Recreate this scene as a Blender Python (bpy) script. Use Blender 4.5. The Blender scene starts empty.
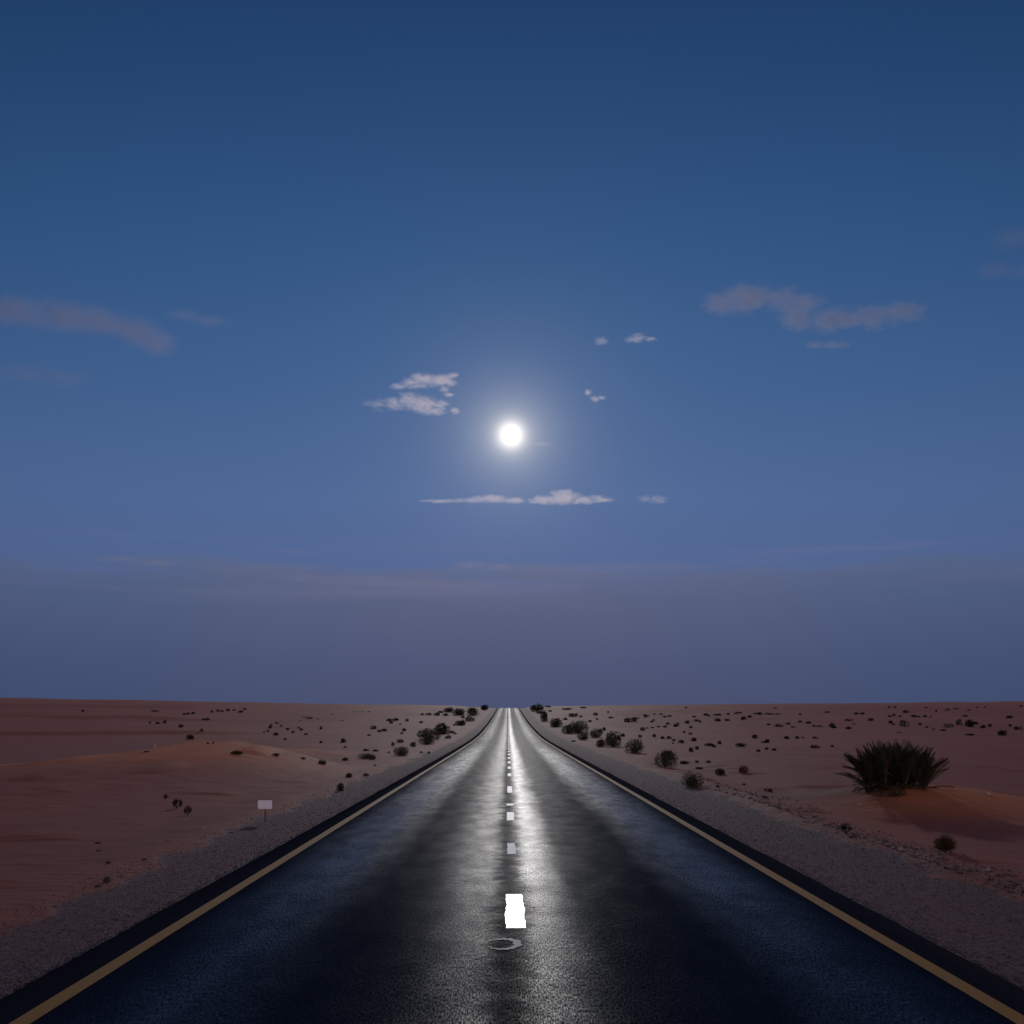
import bpy, math, random
import numpy as np
from mathutils import Vector, Matrix

random.seed(7)
RNG = np.random.default_rng(7)
scene = bpy.context.scene
COL = scene.collection
F = 1100.0            # focal length in pixels
VX, VY = 508.0, 720.0 # where the level straight-ahead direction lands
EYE = 2.1
R = math.radians

# ------------------------------------------------------------------ helpers
def link(o, parent=None):
    COL.objects.link(o)
    if parent is not None:
        o.parent = parent
    return o

def tag(o, label=None, cat=None, group=None, kind=None):
    if label: o['label'] = label
    if cat: o['category'] = cat
    if group: o['group'] = group
    if kind: o['kind'] = kind
    return o

def mesh(name, verts, faces, mat=None, smooth=False):
    me = bpy.data.meshes.new(name)
    me.from_pydata([tuple(v) for v in verts], [], [tuple(f) for f in faces])
    if mat: me.materials.append(mat)
    if smooth:
        me.polygons.foreach_set('use_smooth', [True] * len(me.polygons))
    me.update()
    return me

def obj(name, me, parent=None, loc=(0, 0, 0), rz=0.0, sc=(1, 1, 1)):
    o = bpy.data.objects.new(name, me)
    o.location = loc
    o.rotation_euler = (0, 0, rz)
    o.scale = sc
    return link(o, parent)

def empty(name, loc, rz=0.0, sc=(1, 1, 1)):
    o = bpy.data.objects.new(name, None)
    o.empty_display_size = 0.2
    o.location = loc
    o.rotation_euler = (0, 0, rz)
    o.scale = sc
    return link(o)

class MB:
    """collects geometry for one mesh"""
    def __init__(s): s.v = []; s.f = []
    def quad(s, a, b, c, d):
        n = len(s.v); s.v += [a, b, c, d]; s.f.append((n, n+1, n+2, n+3))
    def tri(s, a, b, c):
        n = len(s.v); s.v += [a, b, c]; s.f.append((n, n+1, n+2))
    def box(s, c, h):
        n = len(s.v)
        for dz in (-1, 1):
            for dx, dy in ((-1, -1), (1, -1), (1, 1), (-1, 1)):
                s.v.append((c[0]+dx*h[0], c[1]+dy*h[1], c[2]+dz*h[2]))
        for f in ((3,2,1,0),(4,5,6,7),(0,1,5,4),(1,2,6,5),(2,3,7,6),(3,0,4,7)):
            s.f.append(tuple(n+i for i in f))
    def tube(s, pts, rads, k=5):
        n0 = len(s.v)
        pts = [Vector(p) for p in pts]
        for i, p in enumerate(pts):
            d = (pts[min(i+1, len(pts)-1)] - pts[max(i-1, 0)]).normalized()
            a = d.orthogonal().normalized(); b = d.cross(a)
            for j in range(k):
                t = 2*math.pi*j/k
                s.v.append(tuple(p + (a*math.cos(t) + b*math.sin(t))*rads[i]))
        for i in range(len(pts)-1):
            for j in range(k):
                q = (j+1) % k
                s.f.append((n0+i*k+j, n0+i*k+q, n0+(i+1)*k+q, n0+(i+1)*k+j))
        s.f.append(tuple(n0+j for j in range(k))[::-1])
        s.f.append(tuple(n0+(len(pts)-1)*k+j for j in range(k)))
    def mesh(s, name, mat, smooth=False): return mesh(name, s.v, s.f, mat, smooth)

# numpy value noise --------------------------------------------------------
def _hash(ix, iy, seed):
    h = (ix.astype(np.int64)*374761393 + iy.astype(np.int64)*668265263 + seed*1274126177) & 0xffffffff
    h = ((h ^ (h >> 13)) * 1103515245) & 0xffffffff
    h = h ^ (h >> 16)
    return (h & 0xffff) / 65535.0

def vnoise(x, y, seed=0):
    x = np.asarray(x, float); y = np.asarray(y, float)
    ix = np.floor(x); iy = np.floor(y); fx = x-ix; fy = y-iy
    fx = fx*fx*fx*(fx*(fx*6-15)+10); fy = fy*fy*fy*(fy*(fy*6-15)+10)
    a = _hash(ix, iy, seed); b = _hash(ix+1, iy, seed)
    c = _hash(ix, iy+1, seed); d = _hash(ix+1, iy+1, seed)
    return (a+(b-a)*fx)*(1-fy) + (c+(d-c)*fx)*fy - 0.5

def fbm(x, y, seed=0, oct=4):
    t = 0; a = 1.0; s = 0
    for o in range(oct):
        t = t + a*vnoise(np.asarray(x)*2**o, np.asarray(y)*2**o, seed+o*17); s += a; a *= .5
    return t/s

def sstep(a, b, x):
    t = np.clip((np.asarray(x, float)-a)/(b-a), 0, 1)
    return t*t*(3-2*t)

# road height profile: level, then climbing to a crest about 390 m away ------
_yy = np.arange(-1200, 9000, 2.0)
_zz = np.interp(_yy, [-1200, 75, 110, 140, 200, 278, 340, 378, 396, 412, 450, 520, 700, 1100],
                [0, 0, .06, .33, 1.40, 3.25, 4.95, 6.0, 6.42, 6.5, 6.1, 4.6, 0.5, -6])
_k = np.exp(-0.5*(np.arange(-12, 13)*2/7.0)**2); _k /= _k.sum()
_zs = np.convolve(np.pad(_zz, 12, mode='edge'), _k, mode='valid')
def roadz(y): return np.interp(y, _yy, _zs)

XL, XR = -3.82, 4.02      # asphalt edges

def lin_smooth(x, xs, ys):
    return np.interp(x, xs, ys)

def T(x, y):
    """terrain height"""
    x = np.asarray(x, float); y = np.asarray(y, float)
    base = roadz(y)
    d = np.where(x < 0, -x, x)
    left = np.interp(d, [0, 6, 20, 90, 180, 420, 3000], [0, .05, .75, 1.9, 3.7, 5.2, 6.0])
    right = np.interp(d, [0, 6, 10, 68, 183, 420, 3000], [0, .1, .70, 1.25, 2.35, 4.0, 5.0])
    side = np.where(x < 0, left, right)
    ramp = sstep(60, 385, y)*(1-sstep(430, 900, y))
    z = base + side*ramp
    off = sstep(6.0, 16.0, d)
    far = sstep(40, 200, y)
    z = z + off*(fbm(x/26, y/34, 3, 3)*(.35+.45*far) + fbm(x/7, y/11, 9, 3)*(.12+.12*far))*(1-.45*sstep(260, 380, y))
    # far rolling hummocks that catch the light
    z = z + off*far*np.maximum(0, fbm(x/14+4, y/30, 21, 2))*.8*(1-.6*sstep(300, 385, y))
    # near dune left of the road, crest about 47 m out
    amp = np.interp(x, [-90, -40, -24, -20, -17.5, -15.5, -14, -12, -10.5, -9, -7.5, -6.2],
                    [.5, .35, .28, .36, .55, .82, 1.08, 1.12, .95, .6, .2, 0])
    cy = 47 + 1.5*np.sin(x*.35) + .25*(x+13)*(x < -13)
    prof = np.where(y < cy, np.exp(-((y-cy)/10.5)**2), np.exp(-((y-cy)/4.2)**2))
    z = z + amp*prof
    # second lobe behind and right of it (px 230-300)
    z = z + .75*np.exp(-((x+16)/7.0)**2)*np.where(y < 66, np.exp(-((y-66)/7.0)**2), np.exp(-((y-66)/5.0)**2))*.55
    # hollow pan behind the dune
    z = z - .25*sstep(-17, -26, x)*sstep(50, 62, y)*(1-sstep(95, 135, y))
    # long low scarps crossing the left flat
    for (yc, h, w, x0, x1) in ((128, .5, 10, -24, -42), (215, .55, 16, -40, -70), (300, .4, 22, -60, -100)):
        yv = yc + 7*np.sin(x/21.0+yc)
        t = y-yv
        z = z + h*sstep(x0, x1, x)*np.exp(-(np.where(t < 0, t/(w*.28), t/(w*1.8)))**2)
    # right: low mound with the palm
    m = np.exp(-np.abs((x-10.3)/2.7)**2.4)*np.exp(-np.abs((y-27.9)/3.3)**2.2)
    z = z + .60*m + .22*np.exp(-((x-15.5)/3.2)**2 - ((y-26.5)/2.6)**2)
    # right flat is slightly sunk, with a graded berm where the verge ends
    z = z - .16*sstep(6.5, 8.5, x)*(1-sstep(40, 70, y))
    bx = 6.45 + .22*np.sin(y*.21) + .1*fbm(x*0+1, y/3, 5, 2)
    z = z + .09*np.exp(-((x-bx)/.28)**2)*(1-sstep(36, 60, y))*(.5+1.2*np.abs(fbm(x/.5, y/1.2, 31, 3)))
    # left verge falls off gently
    z = z - .10*sstep(-5.4, -7.5, x)*(1-sstep(26, 40, y))
    # small bumpiness
    nb = sstep(4.3, 5.4, d)
    z = z + nb*fbm(x/.9, y/.9, 40, 3)*.045*(1-sstep(60, 120, y))
    z = z + nb*np.maximum(0, fbm(x/1.7, y/2.1, 55, 2)-.12)*.35*(1-sstep(50, 90, y))*sstep(5.5, 7.5, d)
    # bed under the asphalt and the gravel edge
    inroad = (x > XL-.03) & (x < XR+.03)
    bed = base - .07
    e = np.where(x < 0, XL-.03-x, x-XR-.03)
    shoulder = base - .018 - .03*np.clip(e, 0, 1.5) + .012*fbm(x/.12, y/.12, 77, 2)
    w = sstep(.9, 2.2, e)
    z = np.where(inroad, bed, shoulder*(1-w) + z*w)
    return z

def ray_ground(px, py):
    dx = (px-VX)/F; dz = (VY-py)/F
    ys = np.concatenate([np.arange(6, 120, .1), np.arange(120, 396, .5)])
    g = T(dx*ys, ys) - (EYE + dz*ys)
    k = np.argmax(g > 0)
    if g[k] <= 0:
        # above the skyline: stand it on the crest line
        k = int(np.argmax(g))
    y = ys[k]; x = dx*y
    return Vector((x, y, float(T(x, y))))

# ------------------------------------------------------------------ node helpers
def newmat(name):
    m = bpy.data.materials.new(name); m.use_nodes = True
    nt = m.node_tree; nt.nodes.clear()
    out = nt.nodes.new('ShaderNodeOutputMaterial')
    return m, nt, out

class NT:
    def __init__(s, nt): s.nt = nt
    def n(s, t, **kw):
        nd = s.nt.nodes.new(t)
        for k, v in kw.items():
            if k.startswith('_'): setattr(nd, k[1:], v)
        return nd
    def l(s, a, b): s.nt.links.new(a, b)
    def val(s, sock, v):
        if hasattr(v, 'is_linked') or isinstance(v, bpy.types.NodeSocket): s.l(v, sock)
        else: sock.default_value = v
    def m(s, op, a, b=None, c=None, clamp=False):
        nd = s.nt.nodes.new('ShaderNodeMath'); nd.operation = op; nd.use_clamp = clamp
        s.val(nd.inputs[0], a)
        if b is not None: s.val(nd.inputs[1], b)
        if c is not None: s.val(nd.inputs[2], c)
        return nd.outputs[0]
    def vm(s, op, a, b=None):
        nd = s.nt.nodes.new('ShaderNodeVectorMath'); nd.operation = op
        s.val(nd.inputs[0], a)
        if b is not None: s.val(nd.inputs[1], b)
        return nd
    def ss(s, a, b, x, t0=0.0, t1=1.0):
        nd = s.nt.nodes.new('ShaderNodeMapRange'); nd.interpolation_type = 'SMOOTHSTEP'
        s.val(nd.inputs['Value'], x); s.val(nd.inputs['From Min'], a); s.val(nd.inputs['From Max'], b)
        s.val(nd.inputs['To Min'], t0); s.val(nd.inputs['To Max'], t1)
        return nd.outputs[0]
    def mix(s, f, a, b, mode='MIX'):
        nd = s.nt.nodes.new('ShaderNodeMix'); nd.data_type = 'RGBA'; nd.blend_type = mode
        s.val(nd.inputs[0], f)
        for i, v in ((6, a), (7, b)):
            if isinstance(v, bpy.types.NodeSocket): s.l(v, nd.inputs[i])
            else: nd.inputs[i].default_value = (*v, 1) if len(v) == 3 else v
        return nd.outputs[2]
    def noise(s, vec, scale, detail=3, rough=.5, dist=0.0):
        nd = s.nt.nodes.new('ShaderNodeTexNoise')
        nd.inputs['Scale'].default_value = scale; nd.inputs['Detail'].default_value = detail
        nd.inputs['Roughness'].default_value = rough; nd.inputs['Distortion'].default_value = dist
        if vec is not None: s.l(vec, nd.inputs['Vector'])
        return nd.outputs['Fac']
    def scale(s, vec, sx, sy, sz):
        nd = s.nt.nodes.new('ShaderNodeVectorMath'); nd.operation = 'MULTIPLY'
        s.l(vec, nd.inputs[0]); nd.inputs[1].default_value = (sx, sy, sz)
        return nd.outputs[0]
    def ramp(s, f, stops):
        nd = s.nt.nodes.new('ShaderNodeValToRGB')
        s.val(nd.inputs[0], f)
        el = nd.color_ramp.elements
        while len(el) < len(stops): el.new(.5)
        for e, (p, c) in zip(el, stops):
            e.position = p; e.color = (*c, 1)
        return nd.outputs[0]

def simple_mat(name, c1, c2, scale=8.0, rough=.8, spec=.3, bump=0.0, coord='Object', transl=0.0):
    m, nt, out = newmat(name); N = NT(nt)
    tc = N.n('ShaderNodeTexCoord').outputs[coord]
    f = N.noise(tc, scale, 4, .6)
    f = N.ss(.3, .7, f)
    b = N.n('ShaderNodeBsdfPrincipled')
    N.l(N.mix(f, c1, c2), b.inputs['Base Color'])
    b.inputs['Roughness'].default_value = rough
    b.inputs['Specular IOR Level'].default_value = spec
    if bump:
        bp = N.n('ShaderNodeBump'); bp.inputs['Strength'].default_value = bump
        bp.inputs['Distance'].default_value = .02
        N.l(f, bp.inputs['Height']); N.l(bp.outputs[0], b.inputs['Normal'])
    N.l(b.outputs[0], out.inputs['Surface'])
    return m

# ------------------------------------------------------------------ camera
cam_d = bpy.data.cameras.new('camera'); cam = bpy.data.objects.new('camera', cam_d); link(cam)
cam_d.sensor_width = 36; cam_d.lens = 36*F/1024
cam_d.shift_x = (512-VX)/1024; cam_d.shift_y = (VY-512)/1024
cam_d.clip_start = .1; cam_d.clip_end = 40000
cam.location = (0, 0, EYE); cam.rotation_euler = (R(90), 0, 0)
scene.camera = cam

# ------------------------------------------------------------------ sky (world) and moon light
MX, MZ = (511-VX)/F, (VY-435)/F
mdir = Vector((MX, 1, MZ)).normalized()

world = bpy.data.worlds.new('World'); scene.world = world; world.use_nodes = True
nt = world.node_tree; nt.nodes.clear(); N = NT(nt)
wo = N.n('ShaderNodeOutputWorld'); bg = N.n('ShaderNodeBackground')
N.l(bg.outputs[0], wo.inputs[0])
dirv = N.n('ShaderNodeTexCoord').outputs['Generated']
sep = N.n('ShaderNodeSeparateXYZ'); N.l(dirv, sep.inputs[0])
X, Y, Z = sep.outputs
front = N.ramp(N.m('MULTIPLY', Z, 1.6, clamp=True), [
    (0.0,   (.066, .074, .155)),
    (.155,  (.098, .110, .225)),
    (.215,  (.080, .128, .285)),
    (.32,   (.072, .135, .300)),
    (.48,   (.046, .112, .270)),
    (.62,   (.029, .092, .235)),
    (.88, (.013, .053, .163)),
    (1.0,   (.010, .045, .140))])
# dusty band lying along the horizon, with a ragged upper edge
st = N.scale(dirv, 3.0, 3.0, 26.0)
nz = N.noise(st, 1.6, 4, .55)
zz = N.m('ADD', Z, N.m('MULTIPLY', N.m('SUBTRACT', nz, .5), .085))
band = N.ss(.146, .121, zz)
bandc = N.ramp(N.m('MULTIPLY', Z, 7.0, clamp=True), [
    (0.0, (.061, .073, .150)), (.35, (.070, .085, .173)), (.75, (.092, .109, .206)), (1.0, (.118, .132, .236))])
bandc = N.mix(N.ss(.93, 1.0, Y), N.mix(1.0, bandc, (.80, .98, 1.02), 'MULTIPLY'), bandc)
front = N.mix(N.m('MULTIPLY', band, .9), front, bandc)
# faint wisps just over the band
wz = N.noise(N.scale(dirv, 2.5, 2.5, 40.0), 1.3, 5, .6)
wm = N.m('MULTIPLY', N.ss(.48, .72, wz), N.m('MULTIPLY', N.ss(.095, .125, Z), N.ss(.165, .14, Z)))
front = N.mix(N.m('MULTIPLY', wm, .36), front, (.165, .165, .27))
# darker away from the moon's azimuth
azf = N.ss(.55, 1.0, Y, .50, 1.0)
front = N.mix(1.0, front, azf, 'MULTIPLY')
# afterglow in the half of the sky behind the viewer
back = N.ramp(N.m('MULTIPLY', Z, 1.6, clamp=True), [
    (0.0,  (1.42, 1.02, 1.0)), (.12, (1.14, .84, .84)), (.35, (.52, .42, .46)), (.7, (.11, .12, .18)), (1.0, (.02, .05, .13))])
back = N.mix(1.0, back, N.ss(-.85, .75, X, .30, 1.75), 'MULTIPLY')
bf = N.ss(.25, -.55, Y)
sky = N.mix(bf, front, back)
# aureole round the moon
ang = N.m('ARCCOSINE', N.m('MINIMUM', N.vm('DOT_PRODUCT', N.vm('NORMALIZE', dirv).outputs[0], tuple(mdir)).outputs['Value'], 1.0))
g1 = N.m('MULTIPLY', N.m('POWER', 2.71828, N.m('DIVIDE', ang, -.0190)), .52)
g2 = N.m('MULTIPLY', N.m('POWER', 2.71828, N.m('DIVIDE', ang, -.048)), .09)
g3 = N.m('MULTIPLY', N.m('POWER', 2.71828, N.m('DIVIDE', ang, -.20)), .022)
g0 = N.m('MULTIPLY', N.m('POWER', 2.71828, N.m('MULTIPLY', N.m('POWER', N.m('DIVIDE', ang, .0092), 1.7), -1.0)), 1.35)
gsum = N.m('ADD', g0, N.m('ADD', g1, g2))
gc = N.mix(1.0, (1.0, .91, .74), gsum, 'MULTIPLY')
gc3 = N.mix(1.0, (.9, 1.0, 1.15), g3, 'MULTIPLY')
sky = N.mix(1.0, N.mix(1.0, sky, gc, 'ADD'), gc3, 'ADD')
# earth below
sky = N.mix(N.ss(0, -.05, Z), sky, (.03, .02, .02))
N.l(sky, bg.inputs['Color']); bg.inputs['Strength'].default_value = 1.0

ld = bpy.data.lights.new('moonlight', 'SUN'); lo = bpy.data.objects.new('moonlight', ld); link(lo)
ld.energy = .60; ld.angle = R(1.6); ld.color = (1.0, .965, .95)
lo.rotation_euler = mdir.to_track_quat('Z', 'Y').to_euler()
lo.location = (0, 60, 40)

# moon disc far away
mm, nt, out = newmat('moon_surface'); N = NT(nt)
em = N.n('ShaderNodeEmission')
tcm = N.n('ShaderNodeTexCoord').outputs['Object']
N.l(N.mix(N.ss(.35, .65, N.noise(tcm, .02, 3)), (1, .97, .90), (1, .93, .84)), em.inputs['Color'])
em.inputs['Strength'].default_value = 2.2
N.l(em.outputs[0], out.inputs[0])
import bmesh
bm = bmesh.new(); bmesh.ops.create_icosphere(bm, subdivisions=4, radius=1.0)
me = bpy.data.meshes.new('moon'); bm.to_mesh(me); bm.free(); me.materials.append(mm)
me.polygons.foreach_set('use_smooth', [True]*len(me.polygons))
MD = 15000
moon = obj('moon', me, loc=tuple(mdir*MD), sc=(MD*.0055,)*3)
tag(moon, 'bright white full moon glowing in the sky above the end of the road', 'moon')

# ------------------------------------------------------------------ terrain sheet
def grow(a, b, s, k):
    r = [a]; st = s
    while r[-1] < b: r.append(r[-1]+st); st *= k
    return r
xs_r = list(np.arange(0, 7.2, .12)) + grow(7.2, 22, .16, 1.015) 
xs_r += grow(xs_r[-1]+.4, 260, .45, 1.02); xs_r += grow(xs_r[-1]+8, 9000, 14, 1.22)
xs = np.array(sorted(set([-v for v in xs_r[1:]] + xs_r)))
ysl = list(np.arange(7, 36, .13)) + grow(36, 70, .17, 1.012)
ysl += grow(ysl[-1]+.5, 470, .5, 1.004); ysl += grow(ysl[-1]+4, 12000, 6, 1.15)
ysb = [7-v for v in grow(.5, 3000, .7, 1.2)]
ys = np.array(sorted(ysb + ysl))
GX, GY = np.meshgrid(xs, ys)
GZ = T(GX, GY)
nx, ny = len(xs), len(ys)
co = np.stack([GX, GY, GZ], -1).reshape(-1, 3)
ii = np.arange(ny*nx).reshape(ny, nx)
fc = np.stack([ii[:-1, :-1], ii[:-1, 1:], ii[1:, 1:], ii[1:, :-1]], -1).reshape(-1, 4)
me = bpy.data.meshes.new('desert_ground')
me.vertices.add(len(co)); me.vertices.foreach_set('co', co.ravel())
me.loops.add(fc.size); me.loops.foreach_set('vertex_index', fc.ravel())
me.polygons.add(len(fc)); me.polygons.foreach_set('loop_start', np.arange(0, fc.size, 4))
me.polygons.foreach_set('loop_total', np.full(len(fc), 4))
me.polygons.foreach_set('use_smooth', np.ones(len(fc), bool))
me.update(); me.validate()
# material masks: where gravel lies, where the sand is orange, where the flat is grey
x, y = GX, GY
edge = fbm(x/1.3, y/2.2, 61, 4)
gl = sstep(-6.1-edge*2.0, -4.4, x)*(x < 0)
gr = (1-sstep(4.9, 6.9+edge*1.6, x))*(x >= 0)
gravel = np.clip(gl+gr, 0, 1)
orange = np.exp(-((x+13.8)/4.6)**2 - ((y-45.0)/5.0)**2)*1.7 + .8*np.exp(-((x+20)/4.5)**2 - ((y-46.5)/2.6)**2)
orange = orange + .95*np.exp(-((x-10.8)/2.6)**2 - ((y-26.0)/2.1)**2)
orange = orange + .9*np.exp(-((x+16)/6.5)**2 - ((y-65)/7.0)**2)
orange = orange + .35*np.maximum(0, fbm(x/34+7, y/55, 88, 3)+.02)*sstep(55, 120, y)*sstep(8, 25, np.abs(x))
orange = orange + .12*sstep(300, 370, y)*sstep(25, 60, np.abs(x))
orange = np.clip(orange*(1+1.2*fbm(x/3, y/5, 90, 3)), 0, 1)
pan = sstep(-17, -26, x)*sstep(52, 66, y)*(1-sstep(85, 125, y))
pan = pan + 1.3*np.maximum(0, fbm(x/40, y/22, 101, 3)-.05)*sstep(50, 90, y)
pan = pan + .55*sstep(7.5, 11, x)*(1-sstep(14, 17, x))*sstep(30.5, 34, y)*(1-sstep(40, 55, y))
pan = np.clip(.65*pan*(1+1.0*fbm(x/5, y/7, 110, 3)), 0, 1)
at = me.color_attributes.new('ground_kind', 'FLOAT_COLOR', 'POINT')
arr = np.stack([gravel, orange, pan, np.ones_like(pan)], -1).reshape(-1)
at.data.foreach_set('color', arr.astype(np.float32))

gm, nt, out = newmat('desert_sand'); N = NT(nt)
pos = N.n('ShaderNodeNewGeometry').outputs['Position']
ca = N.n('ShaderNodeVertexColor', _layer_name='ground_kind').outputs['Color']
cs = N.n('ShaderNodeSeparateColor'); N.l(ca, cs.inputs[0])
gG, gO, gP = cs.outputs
n_big = N.noise(pos, .09, 5, .55)
n_mid = N.noise(pos, .9, 5, .6)
n_fin = N.noise(pos, 14.0, 4, .7)
sand = N.mix(N.ss(.3, .7, n_big), (.36, .150, .115), (.46, .190, .135))
sand = N.mix(N.m('MULTIPLY', N.ss(.45, .75, n_mid), .45), sand, (.31, .145, .115))
sand = N.mix(gO, sand, N.mix(n_mid, (.95, .42, .15), (.80, .36, .15)))
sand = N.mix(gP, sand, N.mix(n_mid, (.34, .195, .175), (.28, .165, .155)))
# dark speckle of pebbles and litter on the sand
vo = N.n('ShaderNodeTexVoronoi'); vo.inputs['Scale'].default_value = 5.5; N.l(pos, vo.inputs['Vector'])
spk = N.m('MULTIPLY', N.ss(.16, .10, vo.outputs['Distance']), N.ss(.55, .68, n_mid))
sand = N.mix(N.m('MULTIPLY', spk, .7), sand, (.075, .05, .045))
# gravel: cell coloured chips
vg = N.n('ShaderNodeTexVoronoi'); vg.inputs['Scale'].default_value = 30.0; N.l(pos, vg.inputs['Vector'])
cv = N.n('ShaderNodeSeparateColor'); N.l(vg.outputs['Color'], cv.inputs[0])
gcol = N.ramp(cv.outputs[0], [(0, (.075, .078, .102)), (.35, (.145, .150, .185)), (.7, (.20, .20, .24)), (.93, (.30, .29, .34)), (1, (.48, .40, .37))])
gcol = N.mix(N.ss(.35, .65, n_big), gcol, N.mix(.5, gcol, (.24, .155, .14)))
gmask = N.ss(.38, .62, N.m('ADD', gG, N.m('MULTIPLY', N.m('SUBTRACT', n_mid, .5), .6)))
dust = N.m('MULTIPLY', N.ss(.5, .72, N.noise(pos, .55, 5, .6)), .55)
gcol = N.mix(dust, gcol, (.27, .165, .14))
colr = N.mix(gmask, sand, gcol)
colr = N.mix(1.0, colr, (.70, .475, .405), 'MULTIPLY')
b = N.n('ShaderNodeBsdfPrincipled')
b.inputs['Sheen Weight'].default_value = .08; b.inputs['Sheen Roughness'].default_value = .45; b.inputs['Sheen Tint'].default_value = (1, .45, .36, 1)
N.l(colr, b.inputs['Base Color']); b.inputs['Roughness'].default_value = .75
b.inputs['Specular IOR Level'].default_value = .07
rip = N.n('ShaderNodeTexWave', _wave_type='BANDS', _bands_direction='Y'); rip.inputs['Scale'].default_value = .9
rip.inputs['Distortion'].default_value = 7; rip.inputs['Detail'].default_value = 2; rip.inputs['Detail Scale'].default_value = .5
N.l(pos, rip.inputs['Vector'])
bs = N.m('ADD', N.m('MULTIPLY', n_fin, .012), N.m('ADD', N.m('MULTIPLY', n_mid, .05), N.m('MULTIPLY', rip.outputs['Fac'], .006)))
bgv = N.m('MULTIPLY', N.m('SUBTRACT', .6, vg.outputs['Distance']), .014)
hgt = N.n('ShaderNodeMix'); N.l(gmask, hgt.inputs[0]); N.l(bs, hgt.inputs[2]); N.l(bgv, hgt.inputs[3])
bp = N.n('ShaderNodeBump'); bp.inputs['Strength'].default_value = 1.0; bp.inputs['Distance'].default_value = 1.0
N.l(hgt.outputs[0], bp.inputs['Height']); N.l(bp.outputs[0], b.inputs['Normal'])
N.l(b.outputs[0], out.inputs['Surface'])
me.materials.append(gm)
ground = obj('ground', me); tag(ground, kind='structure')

# ------------------------------------------------------------------ road
rm, nt, out = newmat('wet_asphalt'); N = NT(nt)
pos = N.n('ShaderNodeNewGeometry').outputs['Position']
sp = N.n('ShaderNodeSeparateXYZ'); N.l(pos, sp.inputs[0]); PX, PY, PZ = sp.outputs
lane = N.scale(pos, 1.0, .12, 1.0)
n1 = N.noise(lane, 1.4, 5, .6)
n2 = N.noise(pos, 3.0, 5, .65)
ng = N.noise(pos, 75.0, 3, .75)
ng2 = N.noise(pos, 26.0, 4, .7)
# streaks lying across the lane, as worn and damp asphalt shows them at a low angle
ncr = N.noise(N.scale(pos, .55, 2.2, 1.0), 1.3, 5, .65)
# tarred centre strip: rough, dark, ragged edge
cw = N.m('ADD', N.m('ABSOLUTE', N.m('SUBTRACT', PX, .02)), N.m('MULTIPLY', N.m('SUBTRACT', n2, .5), .55))
centre = N.ss(.30, .02, cw)
ngr = N.noise(N.scale(pos, 85, 13, 1), 1.0, 3, .8)
npat = N.noise(N.scale(pos, 1.0, .35, 1.0), 2.6, 6, .65)
def track(c, w): return N.ss(w, 0, N.m('ABSOLUTE', N.m('SUBTRACT', N.m('ADD', PX, N.m('MULTIPLY', N.m('SUBTRACT', n1, .5), .5)), c)))
tr_in = N.m('MAXIMUM', N.m('MULTIPLY', track(-.38, .75), .42), track(.34, .55))
tr_out = N.m('MAXIMUM', track(-2.4, .95), track(2.65, .95))
edge_l = N.ss(-3.15, -3.45, PX); edge_r = N.ss(3.35, 3.65, PX)
out_edge = N.m('MAXIMUM', edge_l, edge_r)
bc = N.mix(n1, (.008, .014, .028), (.014, .021, .036))
bc = N.mix(N.m('MULTIPLY', centre, .6), bc, (.008, .008, .009))
bc = N.mix(N.ss(.60, .75, ng), bc, (.035, .035, .038))
bc = N.mix(N.m('MULTIPLY', out_edge, .8), bc, (.030, .026, .034))
rough = N.m('ADD', .34, N.m('MULTIPLY', N.m('SUBTRACT', n1, .5), .16))
rough = N.m('ADD', rough, N.m('MULTIPLY', N.m('SUBTRACT', ncr, .5), .14))
rough = N.m('SUBTRACT', rough, N.m('MULTIPLY', tr_in, .03))
rough = N.m('SUBTRACT', rough, N.m('MULTIPLY', tr_out, .09))
rough = N.m('ADD', rough, N.m('MULTIPLY', centre, .10))
rough = N.m('ADD', rough, N.m('MULTIPLY', out_edge, .2))
rough = N.m('ADD', rough, 0, clamp=True)
b = N.n('ShaderNodeBsdfPrincipled')
N.l(bc, b.inputs['Base Color']); N.l(rough, b.inputs['Roughness'])
b.inputs['Specular IOR Level'].default_value = .32
gl_ = N.m('ADD', .055, N.m('ADD', N.m('MULTIPLY', tr_in, .165), N.m('MULTIPLY', N.m('MULTIPLY', tr_out, N.ss(24, 100, PY, 1, .13)), .46)))
gl_ = N.m('MULTIPLY', gl_, N.m('MULTIPLY', N.ss(60, 260, PY, 1, .55), N.ss(8.5, 17, PY, .50, 1)))
gl_ = N.m('MULTIPLY', gl_, N.ss(.30, .72, npat, .65, 1.25))
gl_ = N.m('MULTIPLY', gl_, N.ss(.38, .66, ngr, .05, 2.3))
gl_ = N.m('MULTIPLY', gl_, N.m('SUBTRACT', 1.0, N.m('ADD', N.m('MULTIPLY', centre, .50), N.m('MULTIPLY', out_edge, .75)), clamp=True))
gl_ = N.m('MULTIPLY', gl_, 1.0, clamp=True)
hb = N.m('ADD', N.m('MULTIPLY', ng, .0012), N.m('ADD', N.m('MULTIPLY', ng2, .0016), N.m('MULTIPLY', ncr, .003)))
bp = N.n('ShaderNodeBump'); bp.inputs['Strength'].default_value = 1.0; bp.inputs['Distance'].default_value = 1.0
N.l(hb, bp.inputs['Height']); N.l(bp.outputs[0], b.inputs['Normal'])
df = N.n('ShaderNodeBsdfDiffuse'); N.l(bc, df.inputs['Color']); N.l(bp.outputs[0], df.inputs['Normal'])
mx = N.n('ShaderNodeMixShader'); N.l(gl_, mx.inputs[0]); N.l(df.outputs[0], mx.inputs[1]); N.l(b.outputs[0], mx.inputs[2])
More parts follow.
